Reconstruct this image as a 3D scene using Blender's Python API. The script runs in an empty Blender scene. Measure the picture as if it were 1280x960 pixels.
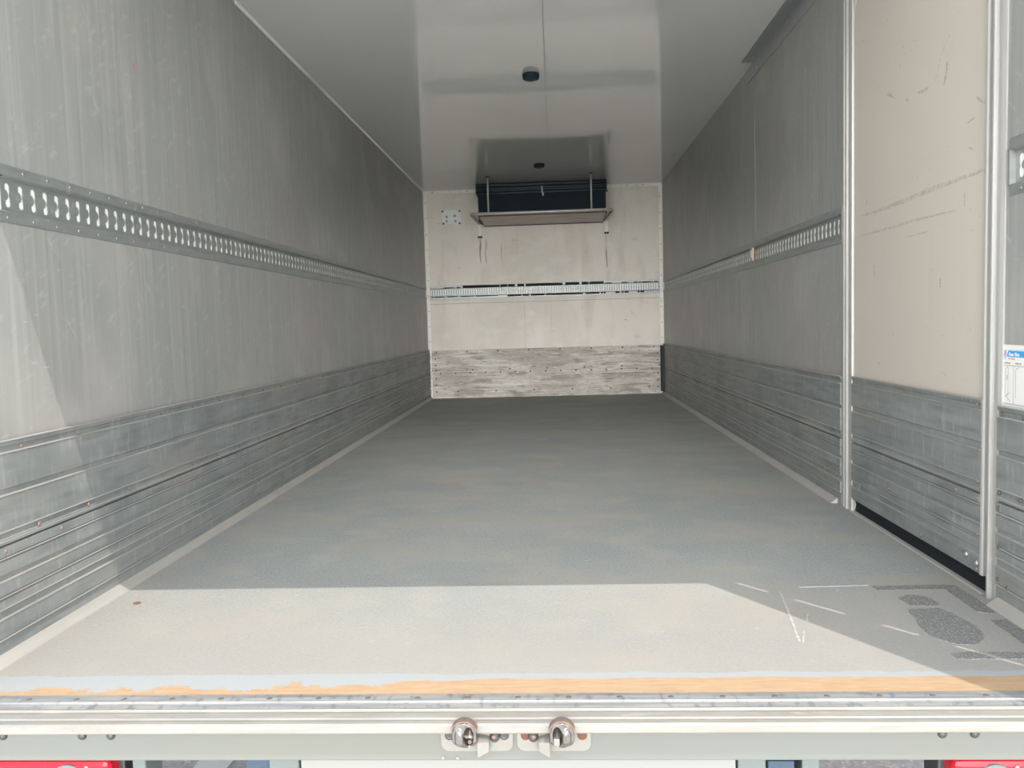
import bpy, bmesh, math, random
from mathutils import Matrix, Vector
random.seed(4)
SC = bpy.context.scene
COL = SC.collection
W, L, H = 2.46, 6.942, 2.163          # clear width, length and height of the cargo box

# ------------------------------------------------------------------ camera
def cam_axes(yaw, pitch, roll):
    f = Vector((-math.sin(yaw)*math.cos(pitch), math.cos(yaw)*math.cos(pitch), -math.sin(pitch)))
    r = Vector((math.cos(yaw), math.sin(yaw), 0)); u = r.cross(f)
    c, s = math.cos(roll), math.sin(roll)
    return c*r+s*u, c*u-s*r, f
r_, u_, f_ = cam_axes(math.radians(3.029281), math.radians(4.162266), math.radians(-1.64997))
cd = bpy.data.cameras.new('camera'); cam = bpy.data.objects.new('camera', cd); COL.objects.link(cam)
cd.sensor_fit = 'HORIZONTAL'; cd.sensor_width = 36; cd.lens = 1023.08*36/1280
cd.clip_start = .02; cd.clip_end = 500
m = Matrix((r_, u_, -f_)).transposed().to_4x4(); m.translation = (1.32168, -1.62831, .758728)
cam.matrix_world = m
SC.camera = cam

# ------------------------------------------------------------------ light
SC.view_settings.view_transform = 'Standard'; SC.view_settings.look = 'None'
SC.view_settings.gamma = 1; SC.view_settings.use_curve_mapping = False
SC.view_settings.exposure = 0.0
SC.cycles.max_bounces = 12; SC.cycles.diffuse_bounces = 8; SC.cycles.glossy_bounces = 5
SUN = 3.3
SKY = 7.1
FILL_GLOW = 2.05
world = bpy.data.worlds.new('sky'); SC.world = world; world.use_nodes = True
nt = world.node_tree; nt.nodes.clear()
tc = nt.nodes.new('ShaderNodeTexCoord'); sp = nt.nodes.new('ShaderNodeSeparateXYZ')
nt.links.new(tc.outputs['Generated'], sp.inputs[0])
rp = nt.nodes.new('ShaderNodeValToRGB'); nt.links.new(sp.outputs['Z'], rp.inputs[0])
e = rp.color_ramp.elements                       # hazy lower sky, calmer zenith
e[0].position = 0.0; e[0].color = (.49, .49, .48, 1)
e[1].position = 1.0; e[1].color = (.20, .23, .27, 1)
x = e.new(.17); x.color = (.46, .465, .46, 1)
x = e.new(.45); x.color = (.32, .34, .36, 1)
# added glow patch low in the sky behind the camera, fills the far bulkhead
dt = nt.nodes.new('ShaderNodeVectorMath'); dt.operation = 'DOT_PRODUCT'; nt.links.new(tc.outputs['Generated'], dt.inputs[0])
dt.inputs[1].default_value = Vector((.05, -1, .10)).normalized()
mr = nt.nodes.new('ShaderNodeMapRange'); mr.interpolation_type = 'SMOOTHSTEP'; nt.links.new(dt.outputs['Value'], mr.inputs[0])
mr.inputs[1].default_value = .82; mr.inputs[2].default_value = .98; mr.inputs[3].default_value = 0; mr.inputs[4].default_value = FILL_GLOW
hz = nt.nodes.new('ShaderNodeVectorMath'); hz.operation = 'SCALE'; hz.inputs[0].default_value = (1, .982, .948); nt.links.new(mr.outputs[0], hz.inputs['Scale'])
ad = nt.nodes.new('ShaderNodeVectorMath'); ad.operation = 'ADD'; nt.links.new(rp.outputs[0], ad.inputs[0]); nt.links.new(hz.outputs[0], ad.inputs[1])
bg = nt.nodes.new('ShaderNodeBackground'); bg.inputs[1].default_value = SKY
nt.links.new(ad.outputs[0], bg.inputs[0])
wo = nt.nodes.new('ShaderNodeOutputWorld'); nt.links.new(bg.outputs[0], wo.inputs[0])
sd = bpy.data.lights.new('sun', 'SUN'); sd.energy = SUN; sd.angle = math.radians(.25); sd.color = (1, .93, .84)
sun = bpy.data.objects.new('sun', sd); COL.objects.link(sun)
sun.rotation_euler = Vector((-.83*.39, .39, -1)).to_track_quat('-Z', 'Y').to_euler()
sun.location = (4, -4, 8)

# ------------------------------------------------------------------ materials
def mat(name, base, rough=.6, metal=0., layers=(), bump=0., bscale=(20, 20, 20), spec=.5, coat=0., coat_r=.1, rlay=0.):
    """layers: (scale xyz, lo, hi, colour, strength[, rot z-axis xyz, detail, offset])"""
    M = bpy.data.materials.new(name); M.use_nodes = True
    t = M.node_tree; b = t.nodes['Principled BSDF']; ln = t.links.new
    b.inputs['Roughness'].default_value = rough; b.inputs['Metallic'].default_value = metal
    b.inputs['Specular IOR Level'].default_value = spec
    b.inputs['Coat Weight'].default_value = coat; b.inputs['Coat Roughness'].default_value = coat_r
    co = t.nodes.new('ShaderNodeTexCoord')
    cur = t.nodes.new('ShaderNodeRGB'); cur.outputs[0].default_value = (*base, 1); cur = cur.outputs[0]
    for k, ly in enumerate(layers):
        sc, lo, hi, c, st = ly[:5]; rot = ly[5] if len(ly) > 5 else (0, 0, 0); det = ly[6] if len(ly) > 6 else 4
        mp = t.nodes.new('ShaderNodeMapping'); mp.vector_type = 'TEXTURE'
        ln(co.outputs['Object'], mp.inputs[0]); mp.inputs['Rotation'].default_value = rot
        mp.inputs['Scale'].default_value = tuple(1/s for s in sc); mp.inputs['Location'].default_value = (k*3.7, k*1.3, k*5.1)
        n = t.nodes.new('ShaderNodeTexNoise'); n.inputs['Scale'].default_value = 1; n.inputs['Detail'].default_value = det
        ln(mp.outputs[0], n.inputs['Vector'])
        mr = t.nodes.new('ShaderNodeMapRange'); ln(n.outputs[0], mr.inputs[0])
        mr.inputs[1].default_value = lo; mr.inputs[2].default_value = hi; mr.inputs[3].default_value = 0; mr.inputs[4].default_value = st
        mx = t.nodes.new('ShaderNodeMix'); mx.data_type = 'RGBA'
        ln(mr.outputs[0], mx.inputs[0]); ln(cur, mx.inputs[6]); mx.inputs[7].default_value = (*c, 1)
        cur = mx.outputs[2]
    ln(cur, b.inputs['Base Color'])
    if bump or rlay:
        mp = t.nodes.new('ShaderNodeMapping'); mp.vector_type = 'TEXTURE'; ln(co.outputs['Object'], mp.inputs[0])
        mp.inputs['Scale'].default_value = tuple(1/s for s in bscale)
        n = t.nodes.new('ShaderNodeTexNoise'); n.inputs['Scale'].default_value = 1; n.inputs['Detail'].default_value = 3
        ln(mp.outputs[0], n.inputs['Vector'])
        if bump:
            bp = t.nodes.new('ShaderNodeBump'); bp.inputs['Strength'].default_value = bump; bp.inputs['Distance'].default_value = .002
            ln(n.outputs[0], bp.inputs['Height']); ln(bp.outputs[0], b.inputs['Normal'])
        if rlay:
            mr = t.nodes.new('ShaderNodeMapRange'); ln(n.outputs[0], mr.inputs[0])
            mr.inputs[1].default_value = .3; mr.inputs[2].default_value = .7
            mr.inputs[3].default_value = max(0, rough-rlay); mr.inputs[4].default_value = rough+rlay
            ln(mr.outputs[0], b.inputs['Roughness'])
    M['last'] = 0
    return M

GREY = (.285, .296, .286)
SIDE_LAYERS = [
    ((5, 5, .35), .40, .65, (.315, .32, .308), .5),                     # broad vertical weather streaks
    ((45, 45, 1.2), .50, .72, (.42, .42, .405), .42),                   # thin vertical rub marks
    ((60, 60, 1.6), .54, .72, (.19, .19, .18), .38),
    ((1.1, 1.1, 1.0), .48, .70, (.325, .30, .27), .6),                  # brownish grime
    ((2.3, 2.3, 1.6), .52, .70, (.40, .39, .365), .65, (.5, 0, 0), 10),  # dull rubbed patches
    ((9, 14, 45), .60, .80, (.48, .475, .45), .42, (0.6, 0, 0), 8),      # soft slanted scuffs
    ((7, 7, 60), .64, .76, (.48, .475, .45), .35, (-0.9, 0, 0), 8),
    ((17, 17, 120), .72, .76, (.50, .49, .46), .4, (0.15, 0, 0), 3),
    ((26, 26, 26), .77, .80, (.55, .54, .51), .5),                     # chips
    ((17, 17, 10), .755, .78, (.50, .17, .13), .6, (0.3, 0, 0), 2),     # red paint rubs
]
M_side = mat('grey_wall_laminate', GREY, .36, 0, SIDE_LAYERS, bump=.12, bscale=(40, 40, 8), spec=.22, rlay=.06)
BEIGE = (.83, .775, .70)
BEIGE_LAYERS = [
    ((1.5, 1.5, .8), .42, .62, (.68, .635, .56), .7),
    ((7, 7, 1.1), .52, .68, (.64, .58, .49), .5, (0, 0, 0), 6),
    ((5, 5, 9), .50, .66, (.84, .80, .74), .5, (0, 0, 0), 8),
    ((9, 9, 3), .55, .75, (.64, .59, .52), .45),
    ((11, 60, 60), .72, .745, (.26, .24, .22), .75, (.5, .2, 0), 3),
    ((30, 30, 30), .74, .77, (.22, .19, .17), .6),
    ((4, 4, 70), .70, .74, (.38, .34, .30), .55, (.25, 0, 0), 4),
    ((6, 6, 6), .66, .74, (.62, .60, .56), .7),
]
M_door = mat('beige_door_laminate', (.575, .525, .47), .45, 0, [((1.5, 1.5, .8), .42, .66, (.53, .49, .44), .5), ((9, 9, 3), .55, .75, (.54, .50, .44), .45),
             ((11, 60, 60), .72, .745, (.30, .28, .25), .7, (.5, .2, 0), 3), ((30, 30, 30), .74, .77, (.30, .26, .23), .6), ((4, 4, 70), .70, .74, (.44, .40, .36), .5, (.25, 0, 0), 4)], bump=.06)
M_front = mat('beige_bulkhead_laminate', BEIGE, .45, 0, BEIGE_LAYERS, bump=.08)
ALU_LAYERS = [
    ((30, 1.2, 25), .40, .66, (.285, .30, .30), .8),
    ((60, 5, 40), .50, .70, (.14, .155, .158), .6),
    ((50, 60, 14), .54, .72, (.40, .41, .405), .5, (0, 0, 0), 8),
    ((4, 4, 4), .48, .66, (.16, .18, .182), .55),
    ((2.5, 1.5, 5), .52, .68, (.30, .285, .26), .5),
    ((9, 9, 14), .71, .77, (.36, .25, .165), .5),
]
M_alu = mat('weathered_aluminium_plank', (.235, .25, .25), .5, .12, ALU_LAYERS, bump=.1, bscale=(30, 4, 60), rlay=.08, spec=.35)
M_ridge = mat('worn_lit_plank_ridge', (.46, .45, .43), .4, .25, [((20, 3, 20), .42, .66, (.33, .325, .31), .7), ((9, 6, 9), .66, .75, (.48, .33, .22), .6)])  # worn ridges, lightened to paint in the light their ledges catch
M_ridge2 = mat('dim_lit_plank_ridge', (.36, .355, .34), .45, .2, [((20, 3, 20), .42, .66, (.27, .275, .27), .7)])  # same painted edge light, weaker, for the door ridges
ALUF = [((1.6, 30, 60), .42, .60, (.62, .60, .56), .8), ((5, 5, 22), .50, .62, (.27, .235, .20), .75),
        ((2, 3, 40), .52, .66, (.80, .77, .72), .8), ((2.2, 2, 4), .46, .62, (.36, .32, .275), .6),
        ((20, 10, 90), .56, .66, (.22, .19, .165), .55), ((9, 10, 60), .60, .70, (.86, .83, .78), .8)]
M_aluf = mat('stained_aluminium_plank', (.60, .56, .50), .55, .0, ALUF, bump=.1)
M_ceil = mat('glossy_ceiling_gelcoat', (.78, .795, .78), .06, 0, [((2, 1, 2), .4, .7, (.72, .735, .72), .5), ((30, 30, 30), .75, .78, (.35, .34, .32), .5)],
             spec=.5)
M_ceil.node_tree.nodes['Principled BSDF'].inputs['IOR'].default_value = 2.6
M_track = mat('galvanised_track', (.33, .35, .345), .42, .45, [((8, 8, 40), .45, .7, (.24, .26, .255), .6), ((30, 30, 30), .6, .75, (.48, .48, .46), .6),
              ((10, 18, 30), .735, .755, (.55, .18, .13), .8)], bump=.1)
M_white = mat('white_foam_backing', (.86, .86, .83), .7)
M_trimw = mat('white_edge_trim', (.90, .88, .84), .5, 0, [((20, 20, 9), .55, .75, (.60, .54, .48), .7), ((60, 60, 40), .68, .72, (.35, .31, .28), .6)])
M_alum = mat('bright_aluminium_profile', (.58, .57, .545), .38, .35, [((30, 30, 2.5), .45, .7, (.44, .43, .41), .6), ((20, 20, 9), .66, .76, (.50, .36, .26), .4)])
M_post = mat('pale_door_post', (.42, .415, .395), .45, .15, [((60, 60, 3), .45, .7, (.31, .31, .30), .6), ((9, 9, 7), .66, .75, (.42, .32, .25), .4)])
M_rivet = mat('dull_rivet', (.16, .14, .12), .5, .5)
M_rivetb = mat('rusty_rivet', (.42, .30, .22), .55, .4, [((90, 90, 90), .4, .6, (.22, .15, .11), .7)])
M_rusthole = mat('rusty_hole', (.13, .06, .045), .8, spec=.1)
M_bolt = mat('zinc_bolt', (.36, .37, .37), .35, .7)
M_black = mat('black_rubber', (.014, .018, .022), .7, spec=.2)
M_navy = mat('dark_navy_plastic', (.012, .024, .036), .6, 0, [((3, 3, 3), .4, .7, (.018, .030, .040), .7)], spec=.15)
M_navy2 = mat('dark_pipe', (.05, .065, .08), .3, .1)
M_steel = mat('brushed_steel_tube', (.50, .47, .44), .35, .35, [((9, 30, 30), .5, .7, (.24, .21, .20), .6)])
M_pan = mat('pale_drip_pan', (.66, .59, .555), .5, .0, [((3, 9, 9), .45, .7, (.40, .36, .335), .7)])
M_plast = mat('grey_plastic_cover', (.88, .90, .86), .45)
M_rust = mat('dark_rust_stain', (.12, .10, .085), .7)
M_red = mat('red_lamp_lens', (.45, .015, .03), .12, 0, [((60, 3, 60), .5, .7, (.36, .012, .02), .6)], spec=.25)
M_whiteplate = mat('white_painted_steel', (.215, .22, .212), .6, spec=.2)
M_grn = mat('painted_beam', (.145, .148, .134), .7, .0, [((3, 6, 9), .42, .66, (.14, .150, .143), .7), ((2, 9, 4), .55, .72, (.19, .168, .143), .5)], spec=.15)
M_sill = mat('worn_sill_aluminium', (.20, .19, .17), .5, .05, [((6, 60, 60), .42, .66, (.25, .235, .21), .8), ((4, 90, 90), .52, .68, (.20, .21, .22), .75),
             ((40, 90, 40), .60, .72, (.17, .175, .18), .6), ((12, 60, 30), .62, .70, (.33, .26, .20), .6)], bump=.12, bscale=(20, 200, 50))
M_sill2 = mat('scuffed_sill_metal', (.22, .225, .225), .5, .05, [((5, 60, 60), .40, .62, (.31, .305, .29), .8), ((60, 25, 60), .55, .70, (.11, .12, .135), .7), ((3, 90, 90), .5, .68, (.14, .155, .18), .6)], bump=.1, bscale=(60, 60, 60), spec=.3)
M_chrome = mat('worn_chrome', (.23, .225, .22), .2, .9, [((60, 60, 60), .52, .66, (.16, .10, .07), .7)])
M_brown = mat('brown_worn_cap', (.15, .105, .085), .6, .1, [((90, 90, 90), .4, .7, (.20, .16, .14), .7)], spec=.2)
M_zincp = mat('zinc_plate', (.205, .198, .18), .5, .05, [((70, 70, 70), .5, .7, (.20, .18, .155), .6), ((40, 40, 40), .66, .74, (.20, .10, .06), .7)], spec=.3)
M_dark = mat('dark_steel', (.07, .07, .075), .45, .5)
M_blue = mat('blue_grey_bracket', (.045, .07, .10), .6, spec=.2)
M_lgrey = mat('pale_bracket_paint', (.13, .15, .15), .6, spec=.2)
M_stud = mat('grey_stud', (.42, .46, .46), .5)
M_tan = mat('tan_strap_clip', (.55, .42, .33), .6)
M_bounce_yard = mat('yard', (.64, .62, .59), .9, 0, [((60, 60, 60), .4, .7, (.76, .74, .70), .7), ((.4, .4, .4), .4, .7, (.68, .665, .64), .6)])  # pale concrete, colour raised to bounce light into the box
M_fillet = mat('floor_edge_bead', (.37, .355, .33), .6, .0, [((30, 2.5, 30), .42, .68, (.31, .30, .28), .7), ((8, 5, 8), .62, .74, (.34, .29, .25), .5)])
M_grit = mat('dark_grit', (.16, .16, .155), .9, 0, [((230, 230, 60), .50, .58, (.32, .32, .31), .9), ((90, 90, 60), .45, .6, (.13, .13, .125), .6)])
M_scratch = mat('white_scratch', (.43, .43, .41), .9, 0, [((60, 60, 60), .4, .6, (.34, .345, .335), .8)], spec=.1)
M_trimg = mat('grey_blue_ceiling_profile', (.27, .295, .305), .3, .25, [((30, 1.2, 30), .42, .68, (.37, .365, .35), .8), ((40, 14, 40), .69, .73, (.8, .79, .75), .8)])
M_truckout = mat('white_truck_skin', (.6, .6, .58), .5)
M_chip = mat('reddish_wood_chip', (.17, .07, .045), .7)

# floor: grey-green grit, paler blue wear line and bare plywood by the sill
def floor_mat():
    M = mat('gritted_floor_coating', (.265, .285, .282), .9, 0, [
        ((1.3, 2.2, 1), .42, .66, (.335, .335, .315), .8),
        ((5, 5, 1), .50, .68, (.36, .345, .31), .6),
        ((130, 130, 20), .44, .62, (.37, .375, .36), .6),
        ((90, 90, 20), .56, .70, (.20, .215, .21), .5),
        ((14, 45, 1), .68, .76, (.44, .43, .40), .5, (0, 0, .1), 5),
        ((40, 18, 1), .74, .78, (.50, .49, .46), .5, (0, 0, -.5), 2),
        ((22, 16, 1), .66, .74, (.42, .31, .22), .5, (0, 0, 0), 7), ((3, 4, 1), .52, .68, (.37, .335, .29), .5, (0, 0, 0), 8)], bump=.35, bscale=(300, 300, 60), spec=.12)
    t = M.node_tree; ln = t.links.new; b = t.nodes['Principled BSDF']
    cur = b.inputs['Base Color'].links[0].from_socket
    co = t.nodes.new('ShaderNodeTexCoord'); s = t.nodes.new('ShaderNodeSeparateXYZ'); ln(co.outputs['Object'], s.inputs[0])
    def math_(op, a, b_, c=None):
        n = t.nodes.new('ShaderNodeMath'); n.operation = op
        for i, v in enumerate((a, b_)):
            if isinstance(v, (int, float)): n.inputs[i].default_value = v
            else: ln(v, n.inputs[i])
        return n.outputs[0]
    def noise(sc, det=3):
        mp = t.nodes.new('ShaderNodeMapping'); ln(co.outputs['Object'], mp.inputs[0]); mp.inputs['Scale'].default_value = sc
        n = t.nodes.new('ShaderNodeTexNoise'); n.inputs['Scale'].default_value = 1; n.inputs['Detail'].default_value = det; n.inputs['Roughness'].default_value = .68; ln(mp.outputs[0], n.inputs[0]); return n.outputs[0]
    def band(edge, soft, col, st=1.):
        nonlocal cur
        mr = t.nodes.new('ShaderNodeMapRange'); ln(math_('SUBTRACT', edge, s.outputs['Y']), mr.inputs[0])
        mr.inputs[1].default_value = -soft; mr.inputs[2].default_value = soft; mr.inputs[3].default_value = 0; mr.inputs[4].default_value = st
        mx = t.nodes.new('ShaderNodeMix'); mx.data_type = 'RGBA'; ln(mr.outputs[0], mx.inputs[0]); ln(cur, mx.inputs[6])
        if isinstance(col, tuple): mx.inputs[7].default_value = (*col, 1)
        else: ln(col, mx.inputs[7])
        cur = mx.outputs[2]
    # warm tone of the sunlit stretch put into the colour near the doors
    e0 = math_('ADD', .25, math_('MULTIPLY', noise((5, 3, 1)), .6)); band(e0, .35, (.295, .275, .25), .65)
    # pale blue smooth strip
    e1 = math_('ADD', .078, math_('MULTIPLY', noise((7, 9, 1)), .05)); band(e1, .003, (.315, .335, .35), .8)
    # bare plywood, wider towards the right
    mr = t.nodes.new('ShaderNodeMapRange'); ln(s.outputs['X'], mr.inputs[0]); mr.inputs[1].default_value = .75; mr.inputs[2].default_value = 1.15
    mr.inputs[3].default_value = -.083; mr.inputs[4].default_value = .064
    amp = t.nodes.new('ShaderNodeMapRange'); ln(s.outputs['X'], amp.inputs[0]); amp.inputs[1].default_value = .75; amp.inputs[2].default_value = 1.15
    amp.inputs[3].default_value = .24; amp.inputs[4].default_value = .025
    e2 = math_('ADD', mr.outputs[0], math_('MULTIPLY', noise((7, 9, 1), 9), amp.outputs[0]))
    wn = t.nodes.new('ShaderNodeValToRGB'); ln(noise((14, 110, 1), 5), wn.inputs[0])
    wn.color_ramp.elements[0].position = .35; wn.color_ramp.elements[0].color = (.36, .235, .14, 1)
    wn.color_ramp.elements[1].position = .65; wn.color_ramp.elements[1].color = (.41, .30, .20, 1)
    band(e2, .0015, wn.outputs[0], 1.)
    ln(cur, b.inputs['Base Color'])
    return M
M_floor = floor_mat()

# ------------------------------------------------------------------ mesh helpers
class MB:
    def __init__(s): s.v = []; s.f = []; s.sm = []
    def add(s, vs, fs, smooth=False):
        n = len(s.v); s.v += [tuple(q) for q in vs]; s.f += [tuple(i+n for i in f) for f in fs]; s.sm += [smooth]*len(fs); return s
    def box(s, x0, x1, y0, y1, z0, z1):
        v = [(x, y, z) for x in (x0, x1) for y in (y0, y1) for z in (z0, z1)]
        return s.add(v, [(0, 1, 3, 2), (4, 6, 7, 5), (0, 4, 5, 1), (2, 3, 7, 6), (0, 2, 6, 4), (1, 5, 7, 3)])
    def prism(s, prof, a0, a1, axis):
        """profile of 2-D points extruded along axis ('x': (y,z), 'y': (x,z), 'z': (x,y))"""
        n = len(prof); vs = []
        for a in (a0, a1):
            for p, q in prof: vs.append({'x': (a, p, q), 'y': (p, a, q), 'z': (p, q, a)}[axis])
        fs = [(i, (i+1) % n, n+(i+1) % n, n+i) for i in range(n)]
        fs += [tuple(range(n-1, -1, -1)), tuple(range(n, 2*n))]
        return s.add(vs, fs)
    def loft(s, rings, close=True, cap=True, smooth=True):
        n = len(rings[0]); vs = [p for r in rings for p in r]; fs = []
        for k in range(len(rings)-1):
            for i in range(n if close else n-1):
                j = (i+1) % n; fs.append((k*n+i, k*n+j, (k+1)*n+j, (k+1)*n+i))
        s.add(vs, fs, smooth)
        if cap:
            m0 = len(s.v)-len(vs)
            s.f.append(tuple(m0+i for i in range(n-1, -1, -1))); s.sm.append(False)
            s.f.append(tuple(m0+(len(rings)-1)*n+i for i in range(n))); s.sm.append(False)
        return s
    def lathe(s, c, axis, prof, n=20, smooth=True):
        """prof: (radius, distance along axis)"""
        a = Vector(axis).normalized(); b = a.orthogonal().normalized(); d = a.cross(b); c = Vector(c)
        rings = [[c+a*h+(b*math.cos(t)+d*math.sin(t))*max(r, 1e-5) for t in (2*math.pi*i/n for i in range(n))] for r, h in prof]
        return s.loft(rings, smooth=smooth)
    def tube(s, pts, r, n=12):
        pts = [Vector(p) for p in pts]; rings = []; up = None
        for i, p in enumerate(pts):
            t = (pts[min(i+1, len(pts)-1)]-pts[max(i-1, 0)]).normalized()
            up = t.orthogonal().normalized() if up is None else (up-t*up.dot(t)).normalized()
            d = t.cross(up)
            rings.append([p+(up*math.cos(a)+d*math.sin(a))*r for a in (2*math.pi*k/n for k in range(n))])
        return s.loft(rings)
    def sphere(s, c, rx, ry, rz, nu=16, nv=10):
        rings = []
        for j in range(nv+1):
            ph = math.pi*j/nv-math.pi/2; k = max(math.cos(ph), 1e-4)
            rings.append([(c[0]+rx*k*math.cos(2*math.pi*i/nu), c[1]+ry*k*math.sin(2*math.pi*i/nu), c[2]+rz*math.sin(ph)) for i in range(nu)])
        return s.loft(rings)

def wloc(o):
    v = Vector((0, 0, 0))
    while o: v += o.location; o = o.parent
    return v
def part(name, mb, m_, parent=None, bevel=0., at=None):
    """one mesh object; vertices are given in world coordinates"""
    o = bpy.data.objects.new(name, None) if False else None
    org = Vector(at) if at is not None else (wloc(parent) if parent else Vector((0, 0, 0)))
    me = bpy.data.meshes.new(name); me.from_pydata([tuple(Vector(v)-org) for v in mb.v], [], mb.f); me.validate()
    bm = bmesh.new(); bm.from_mesh(me); bmesh.ops.recalc_face_normals(bm, faces=bm.faces); bm.to_mesh(me); bm.free()
    for p_, sm in zip(me.polygons, mb.sm): p_.use_smooth = sm
    me.materials.append(m_)
    o = bpy.data.objects.new(name, me); COL.objects.link(o)
    if parent: o.parent = parent; o.location = org-wloc(parent)
    else: o.location = org
    if bevel:
        md = o.modifiers.new('bevel', 'BEVEL'); md.width = bevel; md.segments = 2; md.limit_method = 'ANGLE'
    return o
def tag(o, label=None, cat=None, group=None, kind=None):
    if label: o['label'] = label
    if cat: o['category'] = cat
    if group: o['group'] = group
    if kind: o['kind'] = kind
    return o
def thing(name, loc, label, cat, group=None):
    o = bpy.data.objects.new(name, None); COL.objects.link(o); o.location = loc; o.empty_display_size = .1
    return tag(o, label, cat, group)
def struct(name, mb, m_, **k):
    return tag(part(name, mb, m_, **k), kind='structure')
def rivets(parent, pts, axis, r=.005, h=.002, m_=None, name='rivet', n=10):
    """domed rivet heads: the first is a mesh, the rest copies sharing it"""
    m_ = m_ or M_rivet
    first = None; base = wloc(parent)
    for k, p in enumerate(pts):
        if k >= 100: break
        if first is None:
            mb = MB().lathe(p, axis, [(r, 0), (r*.95, h*.4), (r*.6, h*.85), (.0001, h)], n)
            first = part(name, mb, m_, parent, at=p)
        else:
            c = first.copy(); COL.objects.link(c); c.parent = parent; c.location = Vector(p)-base
    rest = pts[100:]
    if rest:
        mb = MB()
        for p in rest: mb.lathe(p, axis, [(r, 0), (r*.95, h*.4), (r*.6, h*.85), (.0001, h)], 8)
        tag(part(name+'_row', mb, m_, parent), kind='stuff')

# ------------------------------------------------------------------ the box: floor, walls, ceiling
T = .06
struct('floor', MB().box(-T, W+T, 0, L+T, -.05, 0), M_floor)
struct('ceiling', MB().box(-T, W+T, -.08, L+T, H, H+T), M_ceil)
zt0, zt1 = 1.066, 1.156       # recess of the lashing track
Y_R = -.05
def side_wall(name, x0, x1, y0, y1, rec_x0, rec_x1):
    mb = MB().box(x0, x1, y0, y1, 0, zt0).box(x0, x1, y0, y1, zt1, H).box(rec_x0, rec_x1, y0, y1, zt0, zt1)
    return struct(name, mb, M_side)
side_wall('wall_left', -T, 0, Y_R, L, -T, -.035)
side_wall('wall_right', W, W+T, 1.66, L, W+.035, W+T)
side_wall('wall_rear_right', W, W+T, Y_R, .51, W+.035, W+T)
mb = MB().box(-T, W+T, L, L+T, 0, zt0).box(-T, W+T, L, L+T, zt1, H).box(-T, W+T, L+.035, L+T, zt0, zt1)
struct('wall_front', mb, M_front)
# vertical sheet joints of the side walls, a few tenths of a millimetre proud
struct('trim_9', MB().box(W-.0008, W, 3.055, 3.059, 1.19, H-.08), mat('pale_joint', (.33, .335, .32), .5))

# ------------------------------------------------------------------ kick planks
KP = [(0, .516), (.013, .518), (.013, .506), (.009, .503), (.009, .490), (.014, .486), (.014, .405), (.008, .401), (.008, .391), (.014, .386),
      (.014, .304), (.010, .302), (.010, .289), (.015, .285), (.015, .274), (.005, .272)]
KL = [(.005, .270), (.015, .268), (.015, .246), (.010, .242), (.010, .238), (.014, .234), (.014, .203), (.009, .201), (.009, .190), (.014, .186),
      (.014, .156), (.010, .154), (.010, .148), (.014, .145), (.014, .126), (.009, .124), (.009, .104), (.014, .100), (.014, .058), (.010, .056), (.010, .000), (0, .000)]
RIDGES = [.054, .101, .124, .151, .188, .241, .281, .3035, .3885, .4885, .5165]
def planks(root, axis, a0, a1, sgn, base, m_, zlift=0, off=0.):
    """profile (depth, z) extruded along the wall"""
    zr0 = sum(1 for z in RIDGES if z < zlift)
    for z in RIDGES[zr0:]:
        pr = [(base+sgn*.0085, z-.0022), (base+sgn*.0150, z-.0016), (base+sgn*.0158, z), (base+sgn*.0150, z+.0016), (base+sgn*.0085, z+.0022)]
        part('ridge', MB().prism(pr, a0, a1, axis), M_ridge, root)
    for prof in (KP, KL):
        pr = list(prof)
        if prof is KP: pr = pr+[(0, .272)]
        else: pr = [(0, .270)]+pr
        pr = [(base+sgn*max(d+off, .0004), max(z, zlift)) for d, z in pr]
        part('plank', MB().prism(pr, a0, a1, axis), m_, root)
t = thing('kick_plate', (0, 3.4, 0), 'long grey grooved metal kick plate along the foot of the left wall', 'kick plate')
planks(t, 'y', Y_R+.002, L-.014, 1, 0, M_alu)
rv = []
y = .12
while y < 4.6:
    rv += [(.0145, y, .292), (.0145, y+.09, .258)] ; y += .22
rv += [(.0095, .30+.24*i, .496) for i in range(20)]
rv += [(.0095, .30+.20*i, .066) for i in range(16)]
rivets(t, rv[:100], (1, 0, 0), .006, .003, M_rivetb)
t = thing('kick_plate', (W, 4.3, 0), 'grey grooved metal kick plate on the right wall between side door and bulkhead', 'kick plate')
planks(t, 'y', 1.66, L-.014, -1, W, M_alu)
rivets(t, [(W-.0145, 1.8+.25*i, z) for i in range(12) for z in (.296, .252)]+[(W-.0095, 1.9+.3*i, .496) for i in range(8)], (-1, 0, 0), .005, .003, M_rivetb)
t = thing('kick_plate', (W, .23, 0), 'short grey grooved metal kick plate right of the side door, below the white sticker', 'kick plate')
planks(t, 'y', -.025, .51, -1, W, M_alu)
rivets(t, [(W-.0095, .494, .496), (W-.0095, .40, .496), (W-.015, .494, .295), (W-.015, .494, .255), (W-.0145, .494, .155), (W-.0145, .40, .295), (W-.0145, .494, .070), (W-.0145, .452, .060), (W-.0145, .35, .255)], (-1, 0, 0), .006, .003)
t = thing('kick_plate', (W/2, L, 0), 'pale stained plank kick plate across the foot of the far bulkhead', 'kick plate')
for prof in ([(0, .505), (.010, .507), (.011, .42), (.009, .417), (.009, .41), (.011, .407), (.011, .345), (.009, .343), (.011, .340), (.011, .282), (0, .280)],
             [(0, .276), (.012, .274), (.012, .225), (.008, .222), (.012, .219), (.012, .165), (.008, .162), (.012, .159), (.012, .105), (.008, .102), (.012, .099), (.012, .05), (.008, .045), (.012, .04), (.012, 0), (0, 0)]):
    part('plank', MB().prism([(L-max(d, .0004), z) for d, z in prof], .03, W-.045, 'x'), M_aluf, t)
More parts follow.
